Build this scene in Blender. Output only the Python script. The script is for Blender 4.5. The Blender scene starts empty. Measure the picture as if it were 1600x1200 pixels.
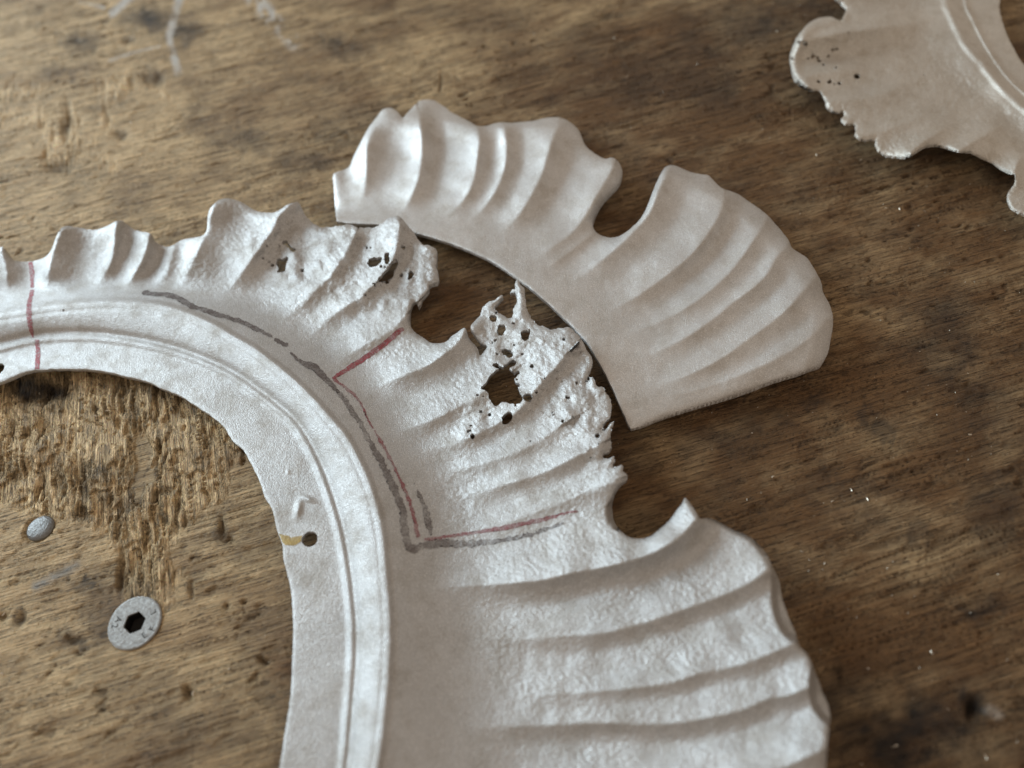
import bpy, math, numpy as np
from mathutils import Matrix, Vector

S = bpy.context.scene
MM = 0.001                       # everything below is measured in millimetres

# ------------------------------------------------------------------ camera
TILT, AZIM, FPX = math.radians(34.0), math.radians(98.0), 1210.0
n_cam = np.array([math.sin(TILT)*math.cos(AZIM), math.sin(TILT)*math.sin(AZIM), math.cos(TILT)])
wx = np.array([1.0, 0, 0]) - n_cam[0]*n_cam
wx /= np.linalg.norm(wx)
wy = np.cross(n_cam, wx)
R = np.stack([wx, wy, n_cam])    # camera space -> world
CAM_H = 190.0
def _dir(u, v):
    d = np.stack([(u-800.0)/FPX, -(v-600.0)/FPX, -np.ones_like(u)], -1)
    return d @ R.T
_d0 = _dir(np.array(800.0), np.array(600.0))
CAM = np.array([_d0[0]/_d0[2]*CAM_H, _d0[1]/_d0[2]*CAM_H, CAM_H])   # picture centre meets the bench at the origin
def at(u, v, z=0.0):
    """world point (mm) at height z that the picture shows at u, v"""
    u = np.asarray(u, float); v = np.asarray(v, float)
    d = _dir(u, v)
    return CAM + d*((z-CAM[2])/d[..., 2])[..., None]

cam_data = bpy.data.cameras.new("camera")
cam_data.sensor_width = 36.0
cam_data.lens = FPX/1600.0*36.0
cam_data.clip_start, cam_data.clip_end = 0.01, 20.0
cam = bpy.data.objects.new("camera", cam_data)
S.collection.objects.link(cam)
M4 = Matrix.Identity(4)
for i in range(3):
    for j in range(3):
        M4[i][j] = R[i][j]
    M4[i][3] = CAM[i]*MM
cam.matrix_world = M4
S.camera = cam
cam_data.dof.use_dof = True
cam_data.dof.focus_distance = float(np.linalg.norm(CAM))*MM*0.985
cam_data.dof.aperture_fstop = 7.0

# ------------------------------------------------------------------ light
W = bpy.data.worlds.new("World"); S.world = W; W.use_nodes = True
bg = W.node_tree.nodes["Background"]
bg.inputs[0].default_value = (0.59, 0.492, 0.40, 1); bg.inputs[1].default_value = 0.72
def area(name, loc, target, size, power, col):
    l = bpy.data.lights.new(name, 'AREA'); l.shape = 'RECTANGLE'
    l.size, l.size_y, l.energy, l.color = size[0], size[1], power, col
    o = bpy.data.objects.new(name, l); S.collection.objects.link(o)
    o.location = loc
    o.rotation_euler = (Vector(target)-Vector(loc)).to_track_quat('-Z', 'Y').to_euler()
    return o
area("window_light", (-1.25, 0.62, 0.56), (0.0, 0.0, 0), (1.0, 0.75), 20.0, (0.73, 0.90, 1.0))
S.view_settings.view_transform = 'Standard'; S.view_settings.look = 'None'
S.view_settings.exposure = 0.04; S.view_settings.gamma = 1.0
S.view_settings.use_curve_mapping = False
S.render.engine = 'CYCLES'; S.cycles.use_denoising = True

# ------------------------------------------------------------------ numeric helpers
def _tab(seed):
    return np.random.default_rng(seed).random((256, 256))
_tabs = {}
def vnoise(x, y, seed=0):
    t = _tabs.setdefault(seed, _tab(seed))
    xi = np.floor(x).astype(int); yi = np.floor(y).astype(int)
    fx = x-xi; fy = y-yi
    fx = fx*fx*fx*(fx*(fx*6-15)+10); fy = fy*fy*fy*(fy*(fy*6-15)+10)
    x0, x1, y0, y1 = xi & 255, (xi+1) & 255, yi & 255, (yi+1) & 255
    return ((t[x0, y0]*(1-fx)+t[x1, y0]*fx)*(1-fy)+(t[x0, y1]*(1-fx)+t[x1, y1]*fx)*fy)*2-1
def fbm(x, y, seed=0, octv=3):
    s, a, tot = 0, 1.0, 0
    for k in range(octv):
        c, sn = math.cos(0.6*k), math.sin(0.6*k)
        s = s+a*vnoise((x*c-y*sn)*2**k+7.3*k, (x*sn+y*c)*2**k+3.1*k, seed+k); tot += a; a *= 0.5
    return s/tot
def sstep(a, b, x):
    t = np.clip((x-a)/(b-a), 0, 1); return t*t*(3-2*t)
def smooth(pts, k=3, closed=True):
    """Catmull-Rom through the traced points"""
    p = np.array(pts, float)
    q = np.vstack([p[-1:], p, p[:2]]) if closed else np.vstack([2*p[:1]-p[1:2], p, 2*p[-1:]-p[-2:-1]])
    out = []
    n = len(p) if closed else len(p)-1
    for i in range(n):
        a, b, c, d = q[i], q[i+1], q[i+2], q[i+3]
        for t in np.arange(k)/k:
            out.append(0.5*((2*b)+(c-a)*t+(2*a-5*b+4*c-d)*t*t+(3*b-a-3*c+d)*t**3))
    if not closed: out.append(p[-1])
    return np.array(out)
def ellipse(cx, cy, rx, ry, rot=0.0, n=10):
    t = np.linspace(0, 2*np.pi, n, endpoint=False)
    x, y = rx*np.cos(t), ry*np.sin(t); c, s = math.cos(rot), math.sin(rot)
    return np.stack([cx+x*c-y*s, cy+x*s+y*c], 1)

class Grid:
    def __init__(g, x0, y0, x1, y1, step):
        g.x0, g.y0, g.step = x0, y0, step
        g.nx = int((x1-x0)/step)+1; g.ny = int((y1-y0)/step)+1
        g.xs = x0+np.arange(g.nx)*step; g.ys = y0+np.arange(g.ny)*step
        g.U, g.V = np.meshgrid(g.xs, g.ys)
    def inside(g, poly):
        p = np.asarray(poly); q = np.roll(p, -1, 0)
        cnt = np.zeros((g.ny, g.nx+1), int)
        for a, b in zip(p, q):
            if a[1] == b[1]: continue
            lo, hi = (a, b) if a[1] < b[1] else (b, a)
            r0 = max(0, int(np.ceil((lo[1]-g.y0)/g.step))); r1 = min(g.ny-1, int(np.ceil((hi[1]-g.y0)/g.step))-1)
            if r1 < r0: continue
            r = np.arange(r0, r1+1)
            x = lo[0]+(hi[0]-lo[0])*(g.ys[r]-lo[1])/(hi[1]-lo[1])
            c = np.clip(np.ceil((x-g.x0)/g.step).astype(int), 0, g.nx)
            cnt[r, c] += 1
        return (np.cumsum(cnt, 1)[:, :g.nx] % 2) == 1
    def dist(g, pts, rad=30.0, closed=False):
        """(distance, side, along 0..1) to a polyline, only computed within rad"""
        p = np.asarray(pts, float)
        if closed: p = np.vstack([p, p[:1]])
        D = np.full(g.U.shape, rad); Sd = np.ones(g.U.shape); A = np.zeros(g.U.shape)
        L = np.r_[0, np.cumsum(np.linalg.norm(np.diff(p, axis=0), axis=1))]; L /= L[-1]
        for i in range(len(p)-1):
            a, b = p[i], p[i+1]
            c0 = max(0, int((min(a[0], b[0])-rad-g.x0)/g.step)); c1 = min(g.nx, int((max(a[0], b[0])+rad-g.x0)/g.step)+2)
            r0 = max(0, int((min(a[1], b[1])-rad-g.y0)/g.step)); r1 = min(g.ny, int((max(a[1], b[1])+rad-g.y0)/g.step)+2)
            if c1 <= c0 or r1 <= r0: continue
            X = g.U[r0:r1, c0:c1]-a[0]; Y = g.V[r0:r1, c0:c1]-a[1]
            dx, dy = b-a; l2 = dx*dx+dy*dy+1e-9
            t = np.clip((X*dx+Y*dy)/l2, 0, 1)
            d = np.hypot(X-t*dx, Y-t*dy)
            m = d < D[r0:r1, c0:c1]
            D[r0:r1, c0:c1][m] = d[m]
            Sd[r0:r1, c0:c1][m] = np.sign(dx*Y-dy*X+1e-12)[m]
            A[r0:r1, c0:c1][m] = (L[i]+t*(L[i+1]-L[i]))[m]
        return D, Sd, A
    def sdf(g, poly, rad=30.0):
        D, _, _ = g.dist(poly, rad, True)
        return np.where(g.inside(poly), -D, D)
    def cut(g, sd, holes, rad=12.0):
        for h in holes:
            sd = np.maximum(sd, -g.sdf(h, rad))
        return sd

def link(name, me, mat, parent=None):
    o = bpy.data.objects.new(name, me); S.collection.objects.link(o)
    if mat is not None: me.materials.append(mat)
    if parent is not None: o.parent = parent
    return o
def raw_mesh(name, verts, faces, normals=None, attrs=None, smooth_=True):
    me = bpy.data.meshes.new(name)
    verts = np.asarray(verts, np.float32)*MM; faces = np.asarray(faces, np.int32)
    me.vertices.add(len(verts)); me.vertices.foreach_set("co", verts.ravel())
    k = faces.shape[1]
    me.loops.add(faces.size); me.loops.foreach_set("vertex_index", faces.ravel())
    me.polygons.add(len(faces))
    me.polygons.foreach_set("loop_start", np.arange(len(faces), dtype=np.int32)*k)
    me.update(calc_edges=True)
    me.polygons.foreach_set("use_smooth", np.full(len(faces), smooth_))
    if attrs:
        for kname, val in attrs.items():
            at_ = me.attributes.new(kname, 'FLOAT', 'POINT'); at_.data.foreach_set("value", np.asarray(val, np.float32))
    me.validate()
    if normals is not None:
        me.normals_split_custom_set_from_vertices(np.asarray(normals, np.float32))
    return me

def sheet(g, sd, Z, thick, parts, mat, parent=None, crease=(), attrs=None, single=None):
    """a casting: the top surface Z over the inside of sd, an underside thick below it and walls round every edge.
       parts: list of (name, mask of nodes' region function on quad centres)"""
    U, V = g.U.copy(), g.V.copy()
    Zc = Z.copy()
    gy, gx = np.gradient(sd, g.step)
    ins = sd < 0
    q = ins[:-1, :-1] | ins[1:, :-1] | ins[:-1, 1:] | ins[1:, 1:]
    for e in crease:
        ey, ex = np.gradient(e, g.step); m = np.abs(e) < 0.5*g.step
        U[m] -= (e*ex)[m]; V[m] -= (e*ey)[m]
    m = (sd > -0.35*g.step) & (sd < 2.2*g.step)
    gl = np.clip(np.hypot(gx, gy), 0.3, None)
    U[m] -= (sd*gx/gl)[m]; V[m] -= (sd*gy/gl)[m]
    P = at(U, V, Zc)
    B = P.copy(); B[..., 2] -= thick
    # normals of the whole top so that parts join without a seam
    du = np.gradient(P, axis=1); dv = np.gradient(P, axis=0)
    N = np.cross(dv, du); N /= np.linalg.norm(N, axis=-1, keepdims=True)+1e-12
    N[N[..., 2] < 0] *= -1
    idx = np.arange(g.nx*g.ny).reshape(g.ny, g.nx)
    r, c = np.nonzero(q)
    quads = np.stack([idx[r, c], idx[r+1, c], idx[r+1, c+1], idx[r, c+1]], 1)
    # boundary edges
    E = np.concatenate([quads[:, [0, 1]], quads[:, [1, 2]], quads[:, [2, 3]], quads[:, [3, 0]]])
    owner = np.tile(np.arange(len(quads)), 4)
    key = np.sort(E, 1); key = key[:, 0].astype(np.int64)*(g.nx*g.ny)+key[:, 1]
    _, inv, cn = np.unique(key, return_inverse=True, return_counts=True)
    be = cn[inv] == 1
    BE, BO = E[be], owner[be]
    Pf, Bf, Nf = P.reshape(-1, 3), B.reshape(-1, 3), N.reshape(-1, 3)
    cu = (g.U[:-1, :-1]+0.5*g.step)[r, c]; cv = (g.V[:-1, :-1]+0.5*g.step)[r, c]
    objs = []
    for name, sel in parts:
        s = sel[r, c] if sel is not None else np.ones(len(quads), bool)
        qs = quads[s]
        if len(qs) == 0: continue
        used, inv2 = np.unique(qs, return_inverse=True); inv2 = inv2.reshape(-1, 4)
        n = len(used)
        eb = BE[s[BO]]
        vt = [Pf[used], Bf[used]]; nt = [Nf[used], -Nf[used]]
        fs = [inv2, inv2[:, ::-1]+n]
        if len(eb):
            a, b = eb[:, 0], eb[:, 1]
            w = np.concatenate([Pf[a], Pf[b], Bf[b], Bf[a]]); m2 = len(eb)
            tn = Pf[b]-Pf[a]; nn = np.cross(tn, [0, 0, 1.0]); nn /= np.linalg.norm(nn, axis=1, keepdims=True)+1e-12
            # point away from the metal: average per node for a smooth rim
            acc = np.zeros_like(Pf); np.add.at(acc, a, nn); np.add.at(acc, b, nn)
            acc /= np.linalg.norm(acc, axis=1, keepdims=True)+1e-12
            na, nb = acc[a], acc[b]
            vt.append(w); nt.append(np.concatenate([na*0.8+Nf[a]*0.6, nb*0.8+Nf[b]*0.6, nb, na]))
            k = np.arange(m2)+2*n
            fs.append(np.stack([k+m2, k, k+3*m2, k+2*m2], 1))
        at_ = None
        if attrs:
            at_ = {}
            for kn, vv in attrs.items():
                f = vv.ravel(); lst = [f[used], f[used]]
                if len(eb): lst += [f[a], f[b], f[b], f[a]]
                at_[kn] = np.concatenate(lst)
        nrm = np.concatenate(nt); nrm /= np.linalg.norm(nrm, axis=1, keepdims=True)+1e-12
        me = raw_mesh(name, np.concatenate(vt), np.concatenate(fs), nrm, at_)
        objs.append(link(name, me, mat, parent))
    return objs
def film(g, sd, Z, lift, name, mat, parent):
    """a thin coat of ink or paint that follows the casting's surface"""
    gy, gx = np.gradient(sd, g.step); U, V = g.U.copy(), g.V.copy()
    ins = sd < 0
    q = ins[:-1, :-1] | ins[1:, :-1] | ins[:-1, 1:] | ins[1:, 1:]
    m = (sd > -0.35*g.step) & (sd < 2.2*g.step)
    U[m] -= (sd*gx)[m]; V[m] -= (sd*gy)[m]
    P = at(U, V, Z+lift)
    du = np.gradient(P, axis=1); dv = np.gradient(P, axis=0)
    N = np.cross(dv, du); N /= np.linalg.norm(N, axis=-1, keepdims=True)+1e-12
    N[N[..., 2] < 0] *= -1
    idx = np.arange(g.nx*g.ny).reshape(g.ny, g.nx); r, c = np.nonzero(q)
    quads = np.stack([idx[r, c], idx[r+1, c], idx[r+1, c+1], idx[r, c+1]], 1)
    used, inv = np.unique(quads, return_inverse=True); inv = inv.reshape(-1, 4)
    me = raw_mesh(name, P.reshape(-1, 3)[used], inv, N.reshape(-1, 3)[used])
    return link(name, me, mat, parent)

# ------------------------------------------------------------------ materials
def new_mat(name):
    m = bpy.data.materials.new(name); m.use_nodes = True
    nt = m.node_tree; return m, nt, nt.nodes["Principled BSDF"]
def nd(nt, t, **kw):
    n = nt.nodes.new(t)
    for k, v in kw.items():
        if k in n.inputs.keys(): n.inputs[k].default_value = v
        else: setattr(n, k, v)
    return n
def ramp(nt, src, stops):
    r = nt.nodes.new("ShaderNodeValToRGB"); e = r.color_ramp.elements
    while len(e) > 1: e.remove(e[-1])
    for i, (p, c) in enumerate(stops):
        x = e[0] if i == 0 else e.new(p)
        x.position = p; x.color = (c, c, c, 1) if np.isscalar(c) else (*c, 1)
    nt.links.new(src, r.inputs[0]); return r.outputs[0]
def mixc(nt, fac, a, b, mode='MIX'):
    m = nt.nodes.new("ShaderNodeMix"); m.data_type = 'RGBA'; m.blend_type = mode
    for s, x in ((m.inputs[0], fac), (m.inputs[6], a), (m.inputs[7], b)):
        if hasattr(x, 'is_output'): nt.links.new(x, s)
        elif np.isscalar(x): s.default_value = x
        else: s.default_value = (*x, 1)
    return m.outputs[2]
def math_(nt, op, a, b=0.0, clamp=False):
    m = nt.nodes.new("ShaderNodeMath"); m.operation = op; m.use_clamp = clamp
    for s, x in ((m.inputs[0], a), (m.inputs[1], b)):
        if hasattr(x, 'is_output'): nt.links.new(x, s)
        else: s.default_value = x
    return m.outputs[0]
def coords(nt, rot=0.0, scale=(1000, 1000, 1000)):
    tc = nt.nodes.new("ShaderNodeTexCoord"); mp = nt.nodes.new("ShaderNodeMapping")
    mp.inputs["Rotation"].default_value = (0, 0, rot); mp.inputs["Scale"].default_value = scale
    nt.links.new(tc.outputs["Object"], mp.inputs[0]); return mp.outputs[0]
def noise(nt, vec, scale, detail=3.0, rough=0.55, dist=0.0):
    n = nd(nt, "ShaderNodeTexNoise"); n.inputs["Scale"].default_value = scale
    n.inputs["Detail"].default_value = detail; n.inputs["Roughness"].default_value = rough; n.inputs["Distortion"].default_value = dist
    nt.links.new(vec, n.inputs["Vector"]); return n.outputs[0]
def attr(nt, name):
    a = nt.nodes.new("ShaderNodeAttribute"); a.attribute_name = name; return a.outputs["Fac"]
def bump(nt, h, dist, strength=1.0, normal=None):
    b = nt.nodes.new("ShaderNodeBump"); b.inputs["Distance"].default_value = dist; b.inputs["Strength"].default_value = strength
    nt.links.new(h, b.inputs["Height"])
    if normal is not None: nt.links.new(normal, b.inputs["Normal"])
    return b.outputs[0]

def metal(name, col, rough, grain, peel=0.0):
    m, nt, b = new_mat(name)
    v = coords(nt)
    n1 = noise(nt, v, 2.2, 2.0); n2 = noise(nt, v, 0.05, 4.0); n3 = noise(nt, v, 0.9, 3.0); n4 = noise(nt, v, 3.2, 2.0)
    tarnish = ramp(nt, noise(nt, v, 0.14, 6.0, 0.66), [(0.46, 0.0), (0.72, 0.6)])
    c = mixc(nt, ramp(nt, n2, [(0.35, 0.0), (0.65, 1.0)]), tuple(x*0.94 for x in col), tuple(min(1, x*1.05) for x in col))
    c = mixc(nt, tarnish, c, (col[0]*0.72, col[1]*0.66, col[2]*0.58))
    c = mixc(nt, 1.0, c, ramp(nt, n4, [(0.30, 0.84), (0.5, 0.98), (0.62, 1.08), (0.72, 1.4)]), 'MULTIPLY')
    glint = ramp(nt, noise(nt, v, 4.2, 1.0), [(0.63, 0.0), (0.72, 0.75)])
    c = mixc(nt, glint, c, (0.95, 0.95, 0.95))  # grain highs and pale specks put the metal's sparkle into the colour
    if peel:
        ox = math_(nt, 'MULTIPLY', ramp(nt, attr(nt, "ero"), [(0.5, 0.0), (0.95, 0.8)]), ramp(nt, noise(nt, v, 1.3, 4.0, 0.7), [(0.30, 1.0), (0.44, 0.0)]))
        c = mixc(nt, ox, c, (0.16, 0.13, 0.11))
    nt.links.new(c, b.inputs["Base Color"])
    b.inputs["Metallic"].default_value = 0.80
    r = math_(nt, 'ADD', ramp(nt, n1, [(0.3, rough-0.05), (0.7, rough+0.05)]), math_(nt, 'MULTIPLY', tarnish, 0.25))
    nt.links.new(r, b.inputs["Roughness"])
    nb = bump(nt, n4, 0.00011*grain, 0.8)
    if peel:
        pz = math_(nt, 'MULTIPLY', n3, attr(nt, "wear"))
        nb = bump(nt, pz, 0.0004*peel, 0.7, nb)
    nt.links.new(nb, b.inputs["Normal"])
    return m
MAT_OLD = metal("blasted_cast_aluminium", (0.555, 0.552, 0.55), 0.49, 2.1, 1.0)
MAT_NEW = metal("smooth_new_casting", (0.68, 0.675, 0.67), 0.49, 2.0)
MAT_DULL = metal("dull_weathered_casting", (0.66, 0.625, 0.57), 0.50, 2.4, 1.0)
def ink(name, col, lo, hi):
    m, nt, b = new_mat(name)
    v = coords(nt); n = noise(nt, v, 2.0, 3.0); n2 = noise(nt, v, 0.28, 3.0)
    b.inputs["Base Color"].default_value = (*col, 1); b.inputs["Roughness"].default_value = 0.5
    b.inputs["Metallic"].default_value = 0.3
    mx = math_(nt, 'ADD', math_(nt, 'MULTIPLY', n, 0.5), math_(nt, 'MULTIPLY', n2, 0.5))
    nt.links.new(ramp(nt, mx, [(0.38, lo), (0.60, hi)]), b.inputs["Alpha"])
    nt.links.new(bump(nt, n, 0.0002, 0.8), b.inputs["Normal"])
    return m
INK_RED = ink("red_marker_ink", (0.40, 0.085, 0.105), 0.3, 0.85)
INK_RED_FAINT = ink("rubbed_red_ink", (0.38, 0.10, 0.12), 0.2, 0.65)
INK_GREY = ink("grey_marker_ink", (0.16, 0.13, 0.125), 0.3, 0.75)
INK_GREY_FAINT = ink("rubbed_grey_ink", (0.17, 0.14, 0.135), 0.15, 0.6)
PAINT_YELLOW = ink("yellow_paint", (0.55, 0.40, 0.14), 0.55, 0.9)

# ------------------------------------------------------------------ the bench top
def blob(u, v, x, y, rx, ry=None, rot=0.0):
    ry = ry or rx; c, s = math.cos(rot), math.sin(rot)
    du, dv = u-x, v-y
    return np.exp(-((du*c+dv*s)/rx)**2-((-du*s+dv*c)/ry)**2)
def px(X, Y):
    """picture position of bench points, for placing stains and dents where the bench has them"""
    d = np.stack([X, Y, np.zeros_like(X)], -1)-CAM
    c = d @ R
    return 800+FPX*c[..., 0]/-c[..., 2], 600-FPX*c[..., 1]/-c[..., 2]
STEP_W = 0.5
def axis(lo, hi):
    mid = np.arange(lo, hi, STEP_W)
    k = np.cumsum(STEP_W*1.25**np.arange(1, 26))
    return np.r_[lo-k[::-1], mid, hi-STEP_W+k]
cr = at(np.array([0, 1600, 0, 1600.]), np.array([0, 0, 1200, 1200.]))
ax, ay = axis(cr[:, 0].min()-8, cr[:, 0].max()+8), axis(cr[:, 1].min()-8, cr[:, 1].max()+8)
WX, WY = np.meshgrid(ax, ay)
wu, wv = px(WX, WY)
wu = np.clip(wu, -900, 2500); wv = np.clip(wv, -900, 2500)
GR = math.radians(16.0)                                  # grain runs up to the right
ga, gb = WX*math.cos(GR)+WY*math.sin(GR), -WX*math.sin(GR)+WY*math.cos(GR)
wob = 2.6*fbm(WX/30, WY/30, 50, 2)
grain1 = fbm(ga/20, (gb+wob)/2.0, 11, 2); grain2 = fbm(ga/9, (gb+wob)/2.6, 15, 2)
_t = at(np.array([150., 150.]), np.array([690., 640.])); _t = _t[1]-_t[0]
TR = math.atan2(_t[1], _t[0])-math.pi/2                  # the torn ply under it runs across the grain
ta, tb = WX*math.cos(TR)+WY*math.sin(TR), -WX*math.sin(TR)+WY*math.cos(TR)
warp = 1.4*fbm(WX/9, WY/9, 77, 2)
fibre = fbm((ta+warp)/1.7, tb/12, 21, 2); fibre2 = fbm((ta+warp)/4.5, tb/15, 25, 2)
edge = 30*fbm(wu/70, wv/70, 31, 4)+9*fbm(wu/7, wv/30, 33, 2)
class PG:                                                # polygons tested on the bench nodes
    pass
def poly_soft(pts, soft):
    p = np.array(pts, float); q = np.roll(p, -1, 0)
    u, v = wu+edge, wv+edge
    ins = np.zeros(u.shape, bool); D = np.full(u.shape, 1e9)
    for a, b in zip(p, q):
        cond = (a[1] > v) != (b[1] > v)
        ins ^= cond & (u < (b[0]-a[0])*(v-a[1])/(b[1]-a[1]+1e-9)+a[0])
        dx, dy = b-a; t = np.clip(((u-a[0])*dx+(v-a[1])*dy)/(dx*dx+dy*dy+1e-9), 0, 1)
        D = np.minimum(D, np.hypot(u-a[0]-t*dx, v-a[1]-t*dy))
    return sstep(-soft, soft, np.where(ins, D, -D))
torn = poly_soft([(-300, 560), (60, 560), (400, 560), (430, 640), (350, 735), (312, 800), (266, 870), (250, 950), (190, 938), (182, 850), (130, 815), (60, 802), (-300, 800)], 15)
torn_b = poly_soft([(-300, 130), (60, 128), (150, 118), (235, 120), (262, 150), (170, 165), (150, 200), (178, 250), (90, 282), (50, 235), (-300, 230)], 6)
lift = poly_soft([(188, 668), (222, 668), (240, 700), (236, 745), (205, 775), (190, 770), (205, 720), (188, 690)], 3)
tall = np.clip(torn+0.5*torn_b*sstep(-.3, .25, fbm(wu/45, wv/45, 36, 2)), 0, 1)
crack = sstep(0.075, 0.0, np.abs(fbm(ga/55, (gb+wob)/1.6, 63, 2)))*sstep(-0.25, 0.25, fbm(ga/30, gb/12, 64, 2))
chip = sstep(0.16, 0.24, fbm(ga/13, gb/3.6, 65, 3)); chip2 = sstep(0.30, 0.36, fbm(ga/5, gb/1.6, 67, 2))
H = 0.12*grain1+0.14*grain2+0.35*fbm(WX/40, WY/40, 41, 2)-0.22*chip-0.20*chip2-0.34*crack+0.08*vnoise(WX/2.2, WY/2.2, 68)
tcrack = sstep(0.20, 0.0, np.abs(fbm((ta+warp)/1.9, tb/22, 69, 2)))*sstep(-.5, .1, fbm(WX/7, WY/10, 78, 2))
steps = np.round(2.6*fbm((ta+warp)/5.5, tb/9, 70, 3))/2.6
H = H*(1-tall)+tall*(-0.9+0.5*fibre+1.5*steps+0.4*fibre2-1.1*tcrack)
H = H*(1-lift)+lift*(-1.7+0.45*grain1-0.3*crack)
pits = sstep(0.50, 0.66, fbm(ga/4.0, gb/2.0, 61, 2))*sstep(-.1, .5, fbm(WX/35, WY/35, 62, 2))
H -= 0.5*pits*(1-tall)
dents = [(200, 62, 9, 6, 1.0), (116, 62, 8, 5, .6), (244, 122, 13, 10, 1.2), (184, 204, 10, 8, 1.2), (90, 262, 22, 12, 1.8), (104, 190, 5, 34, 1.4),
         (30, 965, 9, 13, 1.3), (112, 1000, 9, 6, 1.2), (122, 1021, 5, 4, .8), (295, 915, 3, 14, .9), (352, 945, 4, 5, 1.0), (377, 937, 4, 5, 1.0),
         (186, 895, 4, 42, 1.5), (60, 606, 34, 17, 2.0), (297, 1085, 7, 10, 1.8), (415, 1035, 7, 6, 1.6), (1522, 1107, 11, 17, 3.0), (90, 745, 5, 14, 1.4),
         (60, 740, 5, 12, 1.2), (130, 770, 6, 16, 1.2), (215, 640, 5, 18, 1.0), (255, 765, 14, 5, 1.0), (345, 820, 4, 14, 1.5), (355, 842, 10, 4, 1.5),
         (1045, 248, 6, 3, .8), (688, 128, 3, 16, .7), (250, 690, 4, 16, 1.0), (1316, 1060, 4, 16, .6), (0, 961, 8, 9, 1.2), (1055, 240, 5, 3, 0.7)]
hole = np.zeros_like(H)
for x, y, rx, ry, dp in dents:
    e_ = blob(wu+edge*0.3, wv+edge*0.3, x, y, rx, ry); H -= 1.1*dp*e_; hole = np.maximum(hole, e_)
SCREW = at(210.5, 973.0); PIN = at(62.0, 824.5)
PXMM = np.linalg.norm(at(215.5, 973.)-at(205.5, 973.))/10
SCREW_R = 6.85; PIN_R = 3.75
dS = np.hypot(WX-SCREW[0], WY-SCREW[1]); dP = np.hypot(WX-PIN[0], WY-PIN[1])
flat = sstep(13, 9, dS)
H = H*(1-flat)+flat*(0.3*H-0.15)
H = np.where(dS < SCREW_R-0.7, -6.0, H); H = np.where((dS >= SCREW_R-0.7) & (dS < SCREW_R+0.5), np.minimum(H, -0.35), H)
H = np.where(dP < PIN_R-0.6, -3.0, H); H = np.where((dP >= PIN_R-0.6) & (dP < PIN_R+0.7), np.minimum(H, -0.7), H)
H = np.minimum(H, 0.45)
WOOD_H = H

# stains, worn and painted places; window falloff and crevice shade in the colour too
MOTTLE = 0.6+0.4*sstep(-.35, .35, fbm(wu/7, wv/7, 94, 3))
def stroke(pts, w):
    p = np.array(pts, float); D = np.full(wu.shape, 1e9)
    for a, b in zip(p[:-1], p[1:]):
        dx, dy = b-a; t = np.clip(((wu-a[0])*dx+(wv-a[1])*dy)/(dx*dx+dy*dy), 0, 1)
        D = np.minimum(D, np.hypot(wu-a[0]-t*dx, wv-a[1]-t*dy))
    return sstep(w*1.1, w*0.1, D+edge*0.15)*MOTTLE
nz = fbm(wu/26, wv/20, 91, 3)
dark = np.zeros_like(H)
for x, y, rx, ry, k in [(232, 26, 34, 20, .8), (292, 49, 26, 18, .8), (540, 79, 24, 14, .55), (116, 62, 26, 14, .5), (80, 105, 20, 10, .4), (380, 225, 50, 22, .45), (240, 25, 12, 8, .5),
                        (1200, 30, 110, 45, .65), (1130, 60, 60, 30, .5), (1050, 120, 120, 40, .4), (1480, 530, 45, 60, .55), (1367, 661, 18, 14, .6), (1285, 639, 18, 12, .5),
                        (1322, 748, 34, 20, .5), (1435, 834, 22, 18, .6), (1430, 1150, 90, 60, .85), (1340, 1130, 60, 70, .6), (1185, 655, 40, 18, .5), (1100, 690, 50, 20, .45),
                        (1540, 640, 45, 40, .45), (1540, 955, 34, 16, .6), (60, 606, 40, 20, 1.0), (140, 922, 18, 12, .8), (345, 830, 12, 20, .6), (30, 965, 14, 16, .6), (112, 1000, 20, 12, .6),
                        (390, 850, 30, 30, .4), (350, 1110, 120, 60, .25), (130, 60, 12, 40, .2), (560, 200, 60, 30, .3), (470, 250, 40, 18, .4), (250, 600, 40, 12, .4), (1010, 720, 30, 20, .3),
                        (205, 910, 22, 20, .4), (155, 960, 18, 60, .4), (185, 770, 30, 14, .45), (145, 735, 18, 10, .5), (1570, 1120, 40, 60, .3), (1550, 800, 40, 60, .35), (1522, 1105, 20, 26, 1.0), (214, 720, 26, 50, .4), (720, 20, 90, 14, .25), (900, 60, 90, 18, .2)]:
    dark = np.maximum(dark, k*np.clip(blob(wu+edge, wv+edge, x, y, rx, ry)*1.9, 0, 1)*(0.85+0.5*nz))
white = 1.7*np.maximum.reduce([stroke([(176, 20), (190, 8), (204, -6)], 8), 0.8*stroke([(122, 3), (161, 11)], 4), stroke([(281, -8), (270, 30), (264, 58), (271, 86), (279, 113)], 8)*sstep(-.6, .3, nz),
                           0.5*stroke([(172, 94), (210, 80), (250, 72)], 4), 0.75*stroke([(392, -10), (427, 30), (457, 66)], 17)*sstep(-.35, .25, fbm(wu/9, wv/9, 93, 2)),
                           0.22*stroke([(1545, 1108), (1560, 1116)], 12)])
grey = np.maximum(0.9*stroke([(56, 916), (80, 903), (118, 882)], 13), 0.5*stroke([(1010, 650), (1030, 640)], 14))
pale = np.clip(0.5+0.5*fbm(wu/170, wv/120, 95, 3)+sstep(1250, 150, wu+0.35*wv)*0.9-0.42, 0, 1)  # paler to the left: worn surface plus window falloff put into the colour
warm = np.clip(fbm(wu/90, wv/40, 97, 3)*1.4, 0, 1)
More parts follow.
